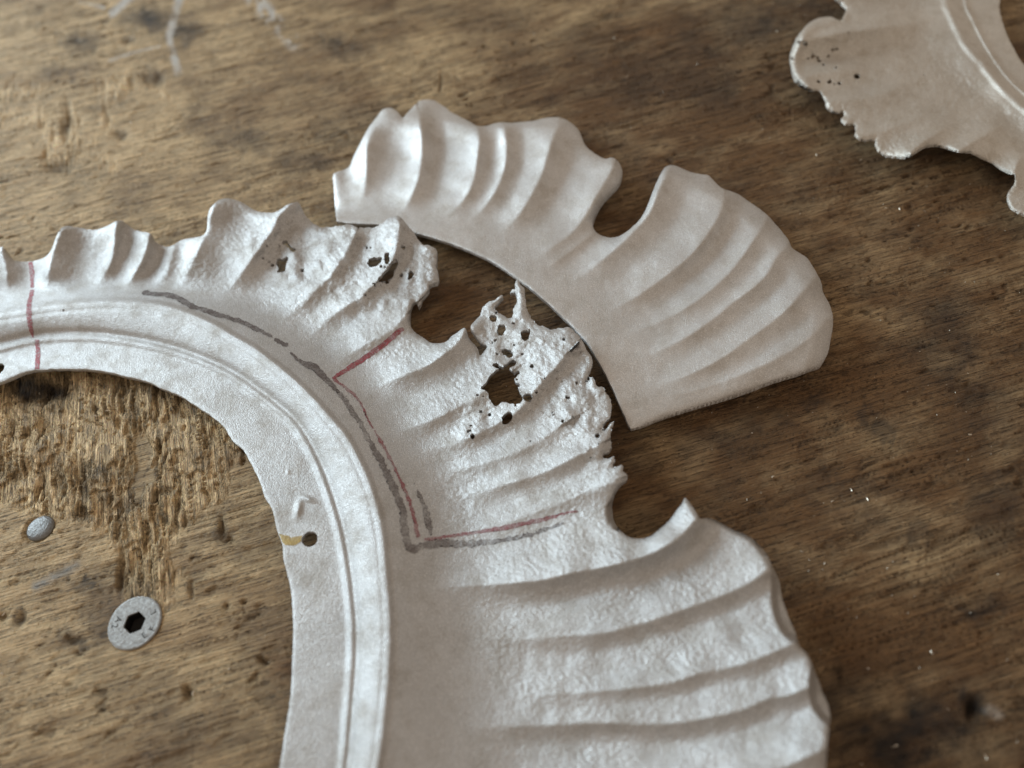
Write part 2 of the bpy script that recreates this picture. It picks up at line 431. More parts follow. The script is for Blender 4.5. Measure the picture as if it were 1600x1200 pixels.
attrs_w = dict(torn=np.clip(tall*(1-lift), 0, 1), stain=dark, white=np.clip(white, 0, 1), grey=grey, pale=pale, warm=warm, cavity_shade=np.clip((pits*0.8+0.8*crack+0.25*chip2)*(1-tall)+1.0*tcrack*tall+hole, 0, 1), chip=chip*(1-tall))  # pits, cracks, torn gaps and dents: their shade is put into the colour
ny, nx = WX.shape
idx = np.arange(nx*ny).reshape(ny, nx)
qd = np.stack([idx[:-1, :-1], idx[:-1, 1:], idx[1:, 1:], idx[1:, :-1]], -1).reshape(-1, 4)
me = raw_mesh("workbench_top", np.stack([WX, WY, H], -1).reshape(-1, 3), qd, None, {k: v.ravel() for k, v in attrs_w.items()})

m, nt, b = new_mat("worn_oily_plywood")
vg = coords(nt, -GR, (1000, 1000, 1000))
def strv(rot, sx, sy):
    tc = nt.nodes.new("ShaderNodeTexCoord"); m1 = nt.nodes.new("ShaderNodeMapping"); m1.inputs["Rotation"].default_value = (0, 0, rot)
    m1.inputs["Scale"].default_value = (1000, 1000, 1000)
    m2 = nt.nodes.new("ShaderNodeMapping"); m2.inputs["Scale"].default_value = (sx, sy, 1)
    nt.links.new(tc.outputs["Object"], m1.inputs[0]); nt.links.new(m1.outputs[0], m2.inputs[0]); return m2.outputs[0]
g_long = noise(nt, strv(-GR, 0.018, 1.0), 0.8, 5.0, 0.65, 0.15); g_fine = noise(nt, strv(-GR, 0.035, 1.0), 2.6, 4.0, 0.65, 0.15)
pores = noise(nt, strv(-GR, 0.022, 1.0), 1.0, 3.0, 0.6, 0.1)
t_fine = noise(nt, strv(-TR, 1.0, 0.07), 1.7, 4.0, 0.62, 0.5); t_long = noise(nt, strv(-TR, 1.0, 0.09), 0.6, 4.0, 0.6, 0.8)
dirt = noise(nt, vg, 0.05, 6.0, 0.65); speck = noise(nt, vg, 0.9, 5.0, 0.7); blotch = noise(nt, strv(-GR, 0.55, 1.0), 0.075, 5.0, 0.62)
T = attr(nt, "torn")
gf = mixc(nt, T, g_fine, t_fine); gm = mixc(nt, T, g_long, t_long)
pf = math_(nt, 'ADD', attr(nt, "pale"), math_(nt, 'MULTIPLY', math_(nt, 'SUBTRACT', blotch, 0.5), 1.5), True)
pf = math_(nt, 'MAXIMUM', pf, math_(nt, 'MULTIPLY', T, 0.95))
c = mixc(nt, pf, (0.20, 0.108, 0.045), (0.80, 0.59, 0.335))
c = mixc(nt, math_(nt, 'MULTIPLY', attr(nt, "warm"), 0.35), c, (0.25, 0.135, 0.055))
c = mixc(nt, math_(nt, 'MULTIPLY', attr(nt, "chip"), 0.22), c, (0.12, 0.075, 0.037))
c = mixc(nt, 1.0, c, ramp(nt, gm, [(0.30, 0.76), (0.5, 1.0), (0.7, 1.13)]), 'MULTIPLY')
c = mixc(nt, 1.0, c, ramp(nt, gf, [(0.28, 0.70), (0.5, 1.0), (0.7, 1.18)]), 'MULTIPLY')
c = mixc(nt, 1.0, c, ramp(nt, speck, [(0.28, 0.50), (0.42, 1.0), (0.72, 1.18)]), 'MULTIPLY')
c = mixc(nt, math_(nt, 'MULTIPLY', T, 0.9), c, mixc(nt, 1.0, c, ramp(nt, t_fine, [(0.34, 0.7), (0.48, 1.6), (0.66, 2.1)]), 'MULTIPLY'))
c = mixc(nt, ramp(nt, dirt, [(0.50, 0.0), (0.74, 0.5)]), c, (0.075, 0.053, 0.036))
line = ramp(nt, math_(nt, 'ABSOLUTE', math_(nt, 'SUBTRACT', pores, 0.5)), [(0.0, 0.7), (0.018, 0.0)])
c = mixc(nt, math_(nt, 'MULTIPLY', line, math_(nt, 'SUBTRACT', 1.0, T)), c, (0.025, 0.014, 0.007))
c = mixc(nt, math_(nt, 'MULTIPLY', attr(nt, "cavity_shade"), 0.6), c, (0.026, 0.016, 0.009))
c = mixc(nt, attr(nt, "stain"), c, (0.030, 0.023, 0.019))
c = mixc(nt, attr(nt, "grey"), c, (0.34, 0.345, 0.34))
c = mixc(nt, attr(nt, "white"), c, (0.72, 0.68, 0.62))
nt.links.new(c, b.inputs["Base Color"])
nt.links.new(ramp(nt, speck, [(0.3, 0.45), (0.7, 0.68)]), b.inputs["Roughness"])
b.inputs["Specular IOR Level"].default_value = 0.35
hb = math_(nt, 'ADD', math_(nt, 'ADD', gf, math_(nt, 'MULTIPLY', speck, 0.7)), gm)
hp = math_(nt, 'SUBTRACT', 1.0, math_(nt, 'MULTIPLY', line, math_(nt, 'SUBTRACT', 1.0, T)))
nb = bump(nt, hb, 0.0010, 0.9); nb = bump(nt, math_(nt, 'MULTIPLY', math_(nt, 'ADD', t_fine, t_long), T), 0.0015, 0.85, nb); nb = bump(nt, hp, 0.0004, 0.8, nb)
nt.links.new(nb, b.inputs["Normal"])
bench = link("workbench_top", me, m); bench["kind"] = "structure"
bench["label"] = "worn brown plywood workbench top with torn fibres, stains and dents"

# ------------------------------------------------------------------ flutes
def flutes(g, crests, env, amp0, rad=110.0):
    """raised ridges along traced crest lines: slow rise on one side, quick fall on the other"""
    Z = np.zeros(g.U.shape)
    for pts, amp, w1, w2 in crests:
        p = smooth(pts, 4, False)
        D, Sd, A = g.dist(p, rad)
        w = np.where(Sd > 0, w2, w1)
        prof = np.clip(1-(np.sqrt(D*D+5.0)-2.2)/np.minimum(2.8*w, 105.0), 0, None)**np.where(Sd > 0, 1.8, 1.5)
        ends = sstep(-0.02, 0.5, A)
        Z += amp*amp0*prof*ends*(1.0+0.12*vnoise(g.U/40, g.V/40, 17))
    return Z*env

# ------------------------------------------------------------------ the large damaged frame
C0 = [(-330, 1000), (-300, 850), (-230, 730), (-150, 660), (-70, 618), (0, 597), (25, 587), (45, 580), (70, 577), (100, 576), (130, 577), (162, 580), (200, 589), (232, 597), (252, 607), (275, 615), (300, 630), (330, 650),
      (350, 667), (362, 687), (380, 703), (392, 724), (405, 750), (415, 779), (426, 797), (433, 829), (441, 850), (443, 875), (449, 896), (455, 925), (458, 967), (458, 1000), (456, 1054), (453, 1096), (447, 1133), (442, 1167), (437, 1198), (420, 1280), (390, 1380), (340, 1480)]
C1 = [(-390, 1000), (-350, 820), (-260, 680), (-160, 605), (-70, 563), (0, 545), (50, 533), (87, 529), (125, 528), (162, 530), (200, 535), (237, 542), (275, 552), (312, 565), (350, 582), (375, 597), (400, 615), (425, 634), (451, 656), (470, 681), (489, 716),
      (504, 751), (518, 792), (531, 840), (541, 900), (548, 967), (549, 1017), (545, 1075), (540, 1137), (534, 1196), (515, 1290), (480, 1390), (430, 1490)]
C2 = [(-450, 1000), (-400, 780), (-290, 620), (-170, 545), (-70, 508), (0, 491), (57, 482), (100, 476), (162, 472), (225, 474), (262, 480), (300, 492), (337, 509), (362, 524), (380, 534), (400, 546), (430, 569), (458, 592), (480, 613), (498, 632), (520, 657), (543, 685), (562, 720), (577, 754),
      (590, 796), (598, 837), (603, 894), (608, 950), (609, 992), (607, 1054), (603, 1096), (597, 1150), (590, 1198), (570, 1300), (540, 1400), (490, 1500)]
OUT = [(-560, 1000), (-520, 800), (-430, 640), (-330, 520), (-230, 470), (-170, 420), (-110, 415), (-60, 390), (-30, 400), (0, 387), (5, 386), (11, 394), (15, 400), (21, 406), (30, 408), (43, 409), (57, 407), (70, 402), (79, 392), (85, 377), (90, 366), (96, 356), (107, 353), (125, 356), (145, 359), (160, 356), (172, 350), (182, 345), (192, 345), (200, 351), (210, 359), (222, 362), (234, 364), (237, 367), (241, 375), (250, 382), (262, 386), (274, 381), (285, 374), (300, 372), (312, 370), (320, 365), (324, 355), (324, 342), (326, 330), (332, 321), (343, 312), (357, 310), (372, 314), (382, 319), (395, 327), (407, 331), (422, 333), (435, 329), (447, 321), (460, 316), (467, 317), (472, 327), (480, 339), (492, 350), (505, 355), (520, 355), (532, 352), (545, 351), (560, 355), (575, 356), (590, 354), (600, 346), (610, 340), (620, 337), (627, 341), (637, 351), (647, 364), (654, 375), (660, 381), (670, 384), (677, 386), (683, 394), (684, 405), (682, 417), (686, 432), (684, 442), (677, 444), (672, 447), (669, 457), (661, 465), (657, 475), (654, 481), (651, 472), (647, 472), (642, 480), (641, 495), (642, 512), (652, 522), (665, 530), (672, 535), (682, 536), (695, 535), (705, 526), (715, 519), (725, 512), (729, 517), (732, 527), (740, 537), (747, 546), (749, 556), (755, 551), (760, 541), (752, 537), (743, 527), (737, 517), (735, 510), (742, 501), (750, 492), (754, 480), (762, 472), (775, 467), (783, 461), (786, 465), (779, 472), (772, 480), (775, 485), (784, 490), (790, 494), (795, 497), (800, 495), (804, 490), (802, 482), (806, 475), (807, 465), (804, 458), (798, 458), (800, 453), (806, 451), (804, 444), (809, 436), (813, 445), (819, 450), (820, 457), (821, 472), (825, 487), (832, 500), (840, 507), (850, 511), (860, 516), (865, 514), (877, 511), (890, 512), (897, 517), (905, 525), (912, 536), (916, 547), (924, 557), (926, 567), (922, 580), (917, 590), (914, 599), (920, 595), (925, 587), (930, 595), (934, 604), (940, 603), (946, 612), (954, 625), (955, 640), (954, 651), (949, 656), (940, 670), (943, 674), (950, 666), (960, 657), (957, 665), (954, 675), (955, 697), (951, 705), (943, 709), (942, 716), (951, 717), (957, 711), (960, 720), (957, 730), (965, 729), (970, 726), (975, 729), (974, 736), (980, 742), (979, 750), (972, 755), (966, 762), (960, 772), (957, 787), (957, 805), (962, 820), (970, 830), (982, 839), (1001, 842), (1019, 836), (1034, 824), (1046, 813), (1057, 797), (1065, 788), (1070, 778), (1078, 786), (1088, 801), (1095, 811), (1107, 809), (1126, 817), (1149, 830), (1172, 839), (1185, 851), (1199, 868), (1206, 886), (1216, 901), (1220, 924), (1226, 947), (1233, 966), (1243, 989), (1249, 1010), (1260, 1020), (1268, 1037), (1277, 1058), (1285, 1081), (1295, 1104), (1298, 1123), (1295, 1138), (1293, 1161), (1291, 1192), (1292, 1230), (1300, 1260), (1290, 1310), (1270, 1350), (1255, 1400), (1200, 1470)]
ENV_OUT = [(-500, 700), (-330, 500), (-200, 420), (-60, 375), (80, 358), (190, 345), (340, 312), (460, 318), (600, 340), (690, 390), (800, 440), (900, 520), (960, 640), (1000, 740), (1080, 790), (1180, 850), (1240, 980), (1296, 1110), (1295, 1250), (1240, 1420)]
c_ = lambda k, ox, oy, pts: [(ox+x/k, oy+y/k) for x, y in pts]
HOLES = [c_(10, 560, 370, h) for h in (
    [(165, 350), (330, 325), (355, 350), (345, 405), (300, 430), (250, 468), (175, 455)], [(415, 270), (480, 255), (482, 330), (465, 400), (425, 410), (413, 370)],
    [(540, 380), (595, 375), (595, 420), (570, 490), (540, 540), (540, 610), (470, 650), (400, 685), (340, 700), (285, 748), (262, 730), (290, 690), (330, 640), (400, 560), (470, 470), (510, 410)],
    [(800, 520), (850, 550), (850, 610), (800, 665), (760, 660), (775, 600)])]
HOLES += [c_(12, 400, 350, h) for h in (
    [(380, 655), (450, 655), (490, 665), (550, 620), (592, 640), (590, 690), (560, 750), (540, 820), (540, 870), (480, 880), (430, 895), (390, 880), (420, 850), (430, 810), (400, 760), (400, 700)],
    [(600, 365), (640, 385), (670, 430), (720, 455), (735, 490), (700, 530), (650, 500), (610, 450), (575, 410)], [(835, 860), (870, 805), (908, 820), (890, 890), (850, 890)],
    [(345, 535), (400, 478), (418, 490), (372, 545)], [(215, 610), (250, 620), (275, 665), (255, 670)])]
HOLES += [c_(4, 600, 400, h) for h in (
    [(740, 706), (762, 700), (800, 735), (830, 720), (835, 745), (810, 770), (815, 800), (830, 830), (845, 860), (845, 890), (815, 905), (740, 900), (710, 915), (690, 910), (670, 880), (660, 850), (645, 830), (620, 825), (650, 790), (665, 760), (690, 735), (715, 715), (688, 702), (684, 685), (712, 684)],
    [(752, 690), (765, 672), (800, 655), (822, 658), (815, 680), (780, 697)], [(738, 590), (770, 582), (797, 600), (804, 620), (785, 630), (748, 612)], [(660, 380), (685, 370), (703, 385), (695, 407), (670, 400)],
    [(710, 440), (740, 428), (758, 450), (750, 480), (720, 487)], [(858, 475), (890, 463), (910, 480), (905, 512), (880, 522), (860, 500)], [(878, 870), (900, 858), (922, 875), (918, 895), (900, 907), (878, 890)],
    [(743, 1005), (770, 978), (797, 985), (797, 1010), (775, 1042), (743, 1047)], [(845, 618), (860, 605), (880, 603), (868, 616)], [(640, 552), (665, 540), (700, 517), (704, 524), (668, 550)])]
HOLES = [smooth((np.array(h)-np.mean(h, 0))*1.15+np.mean(h, 0), 2) for h in HOLES]
HOLES += [ellipse(*e) for e in ((570.5, 460.8, 2.8, 2.8), (580.5, 453.8, 1.8, 2), (613.5, 467.5, 2.1, 2.1), (570.5, 441.5, 2.2, 1.6), (655, 428, 2, 1.6), (426.2, 413.7, 3, 3.8),
                                (851, 590.7, 2.8, 3.2), (845.7, 599, 1.6, 1.8), (750.7, 643.2, 3, 3), (733.7, 672.5, 4, 2.4), (738.2, 682, 3.5, 4.6), (760, 670.7, 2, 2.4), (720.5, 627.5, 2, 1.4), (745.7, 617, 3.4, 1.5),
                                (804.5, 634, 4, 1.6), (736, 590, 2, 1.6), (99.5, 484.6, 2.6, 2.4), (156, 479.6, 2.8, 2.2), (588, 1044, 1.6, 1.8), (374.5, 531.5, 1.6, 1.6))]
HOLES += [ellipse(483.8, 842.2, 13.1, 11.6, -0.6, 24), ellipse(-6, 577, 14.5, 8.5, -0.5, 18)]

g = Grid(-300, 290, 1320, 1330, 2.0)
poly = np.vstack([smooth(OUT, 2, False), smooth(C0[::-1], 3, False)])
sd = g.sdf(poly, 40.0)
e0 = None
def side(curve, far, rad=900.0, coarse=4):
    gc = Grid(g.x0, g.y0, g.xs[-1]+8, g.ys[-1]+8, g.step*coarse)
    p = smooth(curve, 3, False)
    D, Sd, _ = gc.dist(p, rad)
    if far is not None: D *= np.where(gc.inside(np.vstack([p, far])), -1, 1)
    # bilinear back to the fine grid
    fx = (g.U-gc.x0)/gc.step; fy = (g.V-gc.y0)/gc.step
    i = np.clip(fx.astype(int), 0, gc.nx-2); j = np.clip(fy.astype(int), 0, gc.ny-2); a = fx-i; b_ = fy-j
    return (D[j, i]*(1-a)+D[j, i+1]*a)*(1-b_)+(D[j+1, i]*(1-a)+D[j+1, i+1]*a)*b_
far = [(300, 1700), (-800, 1700)]
def near_exact(e, curve):
    D, Sd, _ = g.dist(smooth(curve, 4, False), 14.0)
    return np.where(np.abs(e) < 11, np.sign(e)*D, e)
e2 = side(C2, far); e1 = side(C1, far); e0 = side(C0, far); eo = -side(ENV_OUT, [(1200, 1900), (-900, 1900)])
eo = np.clip(eo, 2, None)
e2 = near_exact(e2, C2); e1 = near_exact(e1, C1)
t = np.clip(e2, 0, None)/(np.clip(e2, 0, None)+eo)
wid = np.clip((np.clip(e2, 0, None)+eo)*0.19, 15, 110)

CRESTS = [   # traced from the root near the bead out to the rim; height, width on the lit side, width on the shaded side
    ([(-120, 500), (-110, 450), (-95, 400)], 1.0, 18, 14), ([(-60, 490), (-45, 440), (-30, 395)], 1.0, 18, 14), ([(10, 470), (10, 430), (5, 390)], .7, 14, 12),
    ([(72, 468), (76, 430), (80, 405), (86, 380), (92, 358)], 1.15, 9, 26), ([(140, 462), (162, 430), (175, 405), (180, 375), (182, 345)], .9, 20, 10), ([(188, 462), (212, 425), (225, 400), (235, 365)], .9, 14, 10),
    ([(235, 455), (260, 425), (265, 410), (272, 385)], .45, 7, 7), ([(272, 462), (295, 422), (307, 397), (317, 375), (325, 350), (334, 320)], 1.15, 12, 30),
    ([(335, 470), (357, 452), (375, 430), (392, 407), (410, 382), (425, 360), (435, 337), (455, 316)], 1.1, 26, 12), ([(430, 508), (447, 495), (470, 477), (490, 455), (510, 437), (525, 417), (540, 395), (555, 365)], .75, 26, 9),
    ([(470, 535), (490, 520), (520, 492), (545, 475), (565, 460), (587, 440), (610, 410), (620, 385), (625, 350)], .85, 26, 9), ([(512, 575), (550, 550), (587, 530), (615, 512), (632, 495)], .45, 30, 9),
    ([(560, 612), (600, 599), (632, 585), (665, 572), (695, 552), (717, 532), (728, 514)], 1.0, 14, 13), ([(600, 682), (650, 665), (687, 650), (725, 630), (760, 607)], .7, 30, 10),
    ([(625, 712), (650, 702), (695, 697), (725, 687), (760, 670), (795, 650), (820, 632), (837, 607), (880, 560)], .8, 30, 10), ([(670, 752), (695, 745), (730, 730), (775, 717), (825, 697), (870, 670)], .5, 26, 10),
    ([(690, 780), (740, 771), (787, 757), (837, 742), (862, 732), (900, 712), (935, 695)], .7, 26, 10), ([(690, 835), (775, 820), (837, 800), (900, 775), (960, 752)], .5, 26, 14),
    ([(640, 925), (700, 917), (775, 912), (850, 905), (900, 893), (950, 884), (996, 872), (1034, 857), (1065, 836), (1088, 811)], 1.5, 36, 15), ([(720, 1003), (780, 1000), (860, 995), (938, 989), (969, 983), (1015, 970), (1065, 953), (1115, 935), (1160, 916), (1200, 890)], .72, 40, 11),
    ([(760, 1090), (850, 1085), (920, 1080), (996, 1073), (1053, 1064), (1099, 1050), (1145, 1041), (1191, 1025), (1240, 1005)], .62, 40, 10), ([(680, 1135), (770, 1135), (850, 1133), (938, 1129), (1015, 1131), (1072, 1127), (1115, 1119), (1161, 1108), (1199, 1091), (1233, 1085), (1270, 1070)], .8, 38, 12),
    ([(760, 1260), (900, 1255), (1050, 1245), (1180, 1215), (1264, 1181), (1292, 1165)], 1.0, 40, 18)]
env = sstep(0.02, 0.30, t)*(0.55+0.45*t)
Zf = flutes(g, CRESTS, env, 3.7)
# dish of the flange: falls away from the bead, rests on the bench, then rises to the rim
zin = 8.0
zlow = np.maximum(zin-1.2-0.085*wid, 1.5)
dish = np.where(t < 0.32, zin-(zin-zlow)*np.sin(np.pi/2*np.clip(t/0.32, 0, 1))**1.3, zlow+(3.6+0.085*wid)*(np.clip(t-0.32, 0, None)/0.68)**1.4)
zfl = dish+Zf
wb = np.clip(e1/(e1-e2+1e-6), 0, 1)
zbead = 4.2+4.6*np.sin(wb*1.40)-0.42*np.exp(-((e1-9)/6)**2)-0.14*np.exp(-((e2+10)/3)**2)
zled = 4.2+0.75*np.exp(-(e1/5.5)**2)
Z = np.where(e2 > 0, zfl, np.where(e1 > 0, np.maximum(zbead, 0)+0.75*np.exp(-(e1/5.5)**2), zled))
step = sstep(9, 0, e2)
Z = np.where(e2 > 0, Z+0.72*step, Z)
# rim rolls over
rim = np.exp(np.minimum(sd, 0)/4.0)
Z -= np.where(e2 > 5, 0.9*rim, 0.25*np.exp(np.minimum(sd, 0)/1.8))
# turned-down outer wall, seen from outside between the scallops
for inner, outer, dz in (([(1206, 886), (1203, 912), (1205, 947), (1212, 974), (1226, 997), (1249, 1011)], [(1249, 1011), (1243, 989), (1233, 966), (1226, 947), (1220, 924), (1216, 901), (1206, 886)], 5.0),
                         ([(1266, 1040), (1262, 1070), (1266, 1100), (1279, 1123), (1296, 1138)], [(1296, 1138), (1298, 1123), (1295, 1104), (1285, 1081), (1277, 1058), (1266, 1036)], 6.0),
                         ([(1088, 806), (1107, 816), (1140, 832), (1170, 848), (1190, 870)], [(1199, 868), (1185, 851), (1172, 839), (1149, 830), (1126, 817), (1107, 809)], 3.0),
                         ([(957, 775), (945, 790), (946, 812), (956, 826)], [(966, 830), (959, 815), (957, 805), (957, 787), (960, 772)], 3.0)):
    pin = g.inside(np.vstack([smooth(inner, 3, False), np.array(outer) + [[4, 0]]]))
    D, _, _ = g.dist(smooth(inner, 3, False), 40)
    Z -= np.where(pin, dz*sstep(0, 13, D), 0)
# eroded places and the skin of the old casting
def soft_poly(pts, soft):
    return sstep(-soft, soft, -g.sdf(smooth(pts, 3), soft+6))
ero = np.maximum(soft_poly([(400, 345), (470, 330), (620, 340), (690, 390), (680, 450), (640, 480), (560, 490), (500, 450), (420, 430), (395, 390)], 16),
                 soft_poly([(745, 480), (810, 440), (900, 510), (960, 640), (975, 740), (930, 740), (890, 680), (820, 650), (730, 690), (720, 640), (770, 600), (755, 545)], 16))
skin = 0.55+0.45*fbm(g.U/60, g.V/60, 5, 2)
worm = vnoise(g.U/4.6, g.V/4.6, 6)+0.5*vnoise(g.U/2.6, g.V/2.6, 7)
away = sstep(0.12, 0.4, t)
lowk = np.where(e2 > 0, np.maximum(away, 0.28*sstep(30, 0, e2)), 0.28)
Z += lowk*skin*0.12*worm
pitn = fbm(g.U/11, g.V/11, 8, 3)
Z += np.where(e2 > 0, ero, 0)*(0.7*fbm(g.U/24, g.V/24, 18, 2)+0.18*np.abs(pitn)-0.7*np.clip(-pitn-0.28, 0, 1)+0.02*worm)
# lump on the ledge above the rivet hole
Z += 0.8*blob(g.U, g.V, 466, 795, 5, 12, 0.2)+0.6*blob(g.U, g.V, 482, 780, 12, 4, 0.4)+0.25*blob(g.U, g.V, 450, 738, 2, 4)
Z += 0.35*fbm(g.U/45, g.V/45, 12, 2)*lowk
_r = np.random.default_rng(5)
for cx, cy, sx, sy, k in ((432, 402, 16, 14, 8), (605, 412, 26, 22, 12), (790, 500, 20, 22, 9), (800, 560, 30, 30, 10), (770, 650, 34, 22, 9), (880, 610, 26, 36, 6), (935, 690, 12, 30, 6)):
    for _ in range(k):
        HOLES.append(ellipse(cx+_r.normal()*sx, cy+_r.normal()*sy, _r.uniform(1.6, 4.2), _r.uniform(1.5, 3.2), _r.uniform(0, 3)))
sdm = g.cut(sd, HOLES)
sdm = sdm+np.where(sdm > -10, ero*1.5*vnoise(g.U/4.0, g.V/4.0, 14)+0.5*vnoise(g.U/9, g.V/9, 15), 0)
def thing(name, label, cat, loc, group=None):
    o = bpy.data.objects.new(name, None); S.collection.objects.link(o)
    o.empty_display_size = 0.02
    o["label"] = label; o["category"] = cat
    if group: o["group"] = group
    return o
frame = thing("scalloped_frame", "large silvery scalloped frame casting with corroded holes and red and grey marker lines", "frame casting", (0, 0, 0))
ce = lambda e: 0.25*(e[:-1, :-1]+e[1:, :-1]+e[:-1, 1:]+e[1:, 1:])
wear = np.clip(0.45*away*skin+0.2*ero, 0, 1)
sheet(g, sdm, Z, 1.3, [("fluted_flange", ce(e2) > 0), ("bead_moulding", (ce(e2) <= 0) & (ce(e1) > 0)), ("inner_ledge", ce(e1) <= 0)], MAT_OLD, frame, crease=(e2, e1), attrs={"wear": wear, "ero": ero})

def mark(name, strokes, mat, lab, rag=1.4, parent=frame, G=g, ZZ=Z, SD=sdm):
    sdk = np.full(G.U.shape, 20.0)
    for pts, w in strokes:
        D, _, A = G.dist(smooth(pts, 3, False), 20.0)
        ww = np.interp(A, np.linspace(0, 1, len(w)), w) if not np.isscalar(w) else w
        sdk = np.minimum(sdk, D-ww*0.42)
    sdk = sdk+rag*vnoise(G.U/4.2, G.V/4.2, 44)+rag*0.6*vnoise(G.U/11, G.V/11, 45)
    sdk = np.maximum(sdk, SD+1.0)
    c = np.nonzero((sdk < 0).any(0))[0]; r = np.nonzero((sdk < 0).any(1))[0]
    o = film(G, sdk, ZZ, 0.07, name, mat, parent); o["label"] = lab
    return o
mark("red_marker_line", [([(47.5, 409), (49.5, 425), (50, 447)], [7, 9, 6]), ([(50, 456), (46, 472), (45.5, 495), (47.5, 512), (51, 525)], [7, 9, 11, 9, 5]), ([(58, 534), (59, 552), (57, 580)], [9, 9, 9])], INK_RED, "red marker line across the frame at the left edge", 0.7)
mark("red_marker_line", [([(521, 590), (545, 575), (575, 556), (602, 536), (627, 515)], [5, 9, 10, 10, 10])], INK_RED, "red marker line running to the first notch", 0.8)
mark("red_marker_line", [([(522, 592), (540, 606), (560, 624), (577, 659), (603, 704), (622, 742), (641, 786), (653, 837)], [6, 5, 4, 4, 5, 6, 6, 7])], INK_RED_FAINT, "rubbed thin red line along the bead", 1.3)
mark("red_marker_line", [([(664, 843), (700, 838), (775, 827), (825, 817), (875, 804), (900, 798)], [5, 6, 8, 8, 8, 4])], INK_RED_FAINT, "rubbed red line running to the second notch", 1.3)
mark("grey_marker_line", [([(226, 457), (240, 459), (270, 462), (300, 478), (337, 490), (375, 502), (405, 516), (423, 524)], [9, 9, 10, 9, 8, 8, 8, 6]), ([(430, 530), (447, 539)], [6, 7]), ([(455, 551), (472, 567), (490, 573), (500, 583), (514, 596), (528, 612)], [5, 7, 13, 13, 9, 7])], INK_GREY, "dark grey marker line along the bead", 1.2)
mark("grey_marker_line", [([(528, 612), (539, 625), (558, 653), (577, 688), (603, 735), (628, 796), (638, 854), (660, 853), (692, 847), (712, 850), (762, 847), (800, 842), (840, 832), (880, 818)], [8, 9, 9, 10, 12, 13, 14, 15, 15, 14, 12, 8, 8, 6]), ([(647, 754), (656, 775), (664, 795), (673, 832)], [3, 8, 11, 9])], INK_GREY_FAINT, "rubbed grey marker line turning a corner near the second notch", 2.0)
mark("yellow_paint_mark", [([(436, 838), (450, 845), (460, 845), (472, 841)], [12, 18, 14, 8])], PAINT_YELLOW, "yellow paint dab beside the rivet hole", 1.0)

# ------------------------------------------------------------------ the new replacement segment
SEG = [(526, 346), (523, 318), (521, 290), (520, 275), (525, 269), (544, 262), (552, 246), (562, 225), (575, 201), (590, 181), (600, 170), (612, 169), (622, 176), (629, 184), (635, 178), (647, 165), (657, 157), (675, 156), (690, 164), (705, 175), (722, 184), (737, 192), (747, 197), (760, 197), (775, 192), (786, 191), (800, 192), (832, 189), (850, 185), (867, 183), (882, 186), (895, 194), (905, 205), (911, 220), (917, 230), (931, 241), (946, 248), (957, 246), (966, 253), (972, 264), (972, 277), (967, 289), (957, 300), (944, 314), (934, 329), (928, 345), (927, 356), (934, 365), (946, 370), (959, 371), (973, 366), (986, 356), (998, 345), (1007, 331), (1013, 318), (1019, 302), (1025, 287), (1032, 272), (1040, 261), (1049, 258), (1063, 262), (1080, 269), (1095, 272), (1107, 274), (1115, 282), (1126, 293), (1139, 298), (1153, 303), (1168, 314), (1184, 324), (1199, 336), (1210, 348), (1222, 362), (1233, 377), (1237, 387), (1247, 394), (1260, 402), (1268, 413), (1275, 425), (1283, 440), (1286, 457), (1295, 473), (1300, 488), (1302, 503), (1299, 526), (1295, 546), (1289, 561), (1281, 572), (1264, 578), (1245, 585), (1206, 597), (1149, 618), (1072, 641), (1034, 653), (1007, 664), (986, 670)]
SEG_IN = [(984, 669), (979, 657), (967, 630), (957, 607), (946, 584), (933, 561), (919, 538), (906, 523), (893, 509), (865, 482), (837, 457), (815, 440), (797, 427), (775, 412), (750, 399), (720, 386), (685, 374), (650, 364), (620, 357), (592, 351), (557, 349), (527, 347)]
g2 = Grid(510, 146, 1312, 682, 2.0)
poly2 = np.vstack([smooth(SEG, 3, False), np.array(smooth(SEG_IN, 2, False))[1:-1]])
s2 = g2.sdf(poly2, 40.0)
_g = g
g = g2
ei = side(SEG_IN, None); eo2 = side([(505, 290), (560, 205), (620, 165), (760, 180), (880, 180), (1000, 235), (1110, 270), (1200, 330), (1280, 420), (1305, 500), (1290, 575)], None)
g = _g
t2 = ei/(ei+eo2)
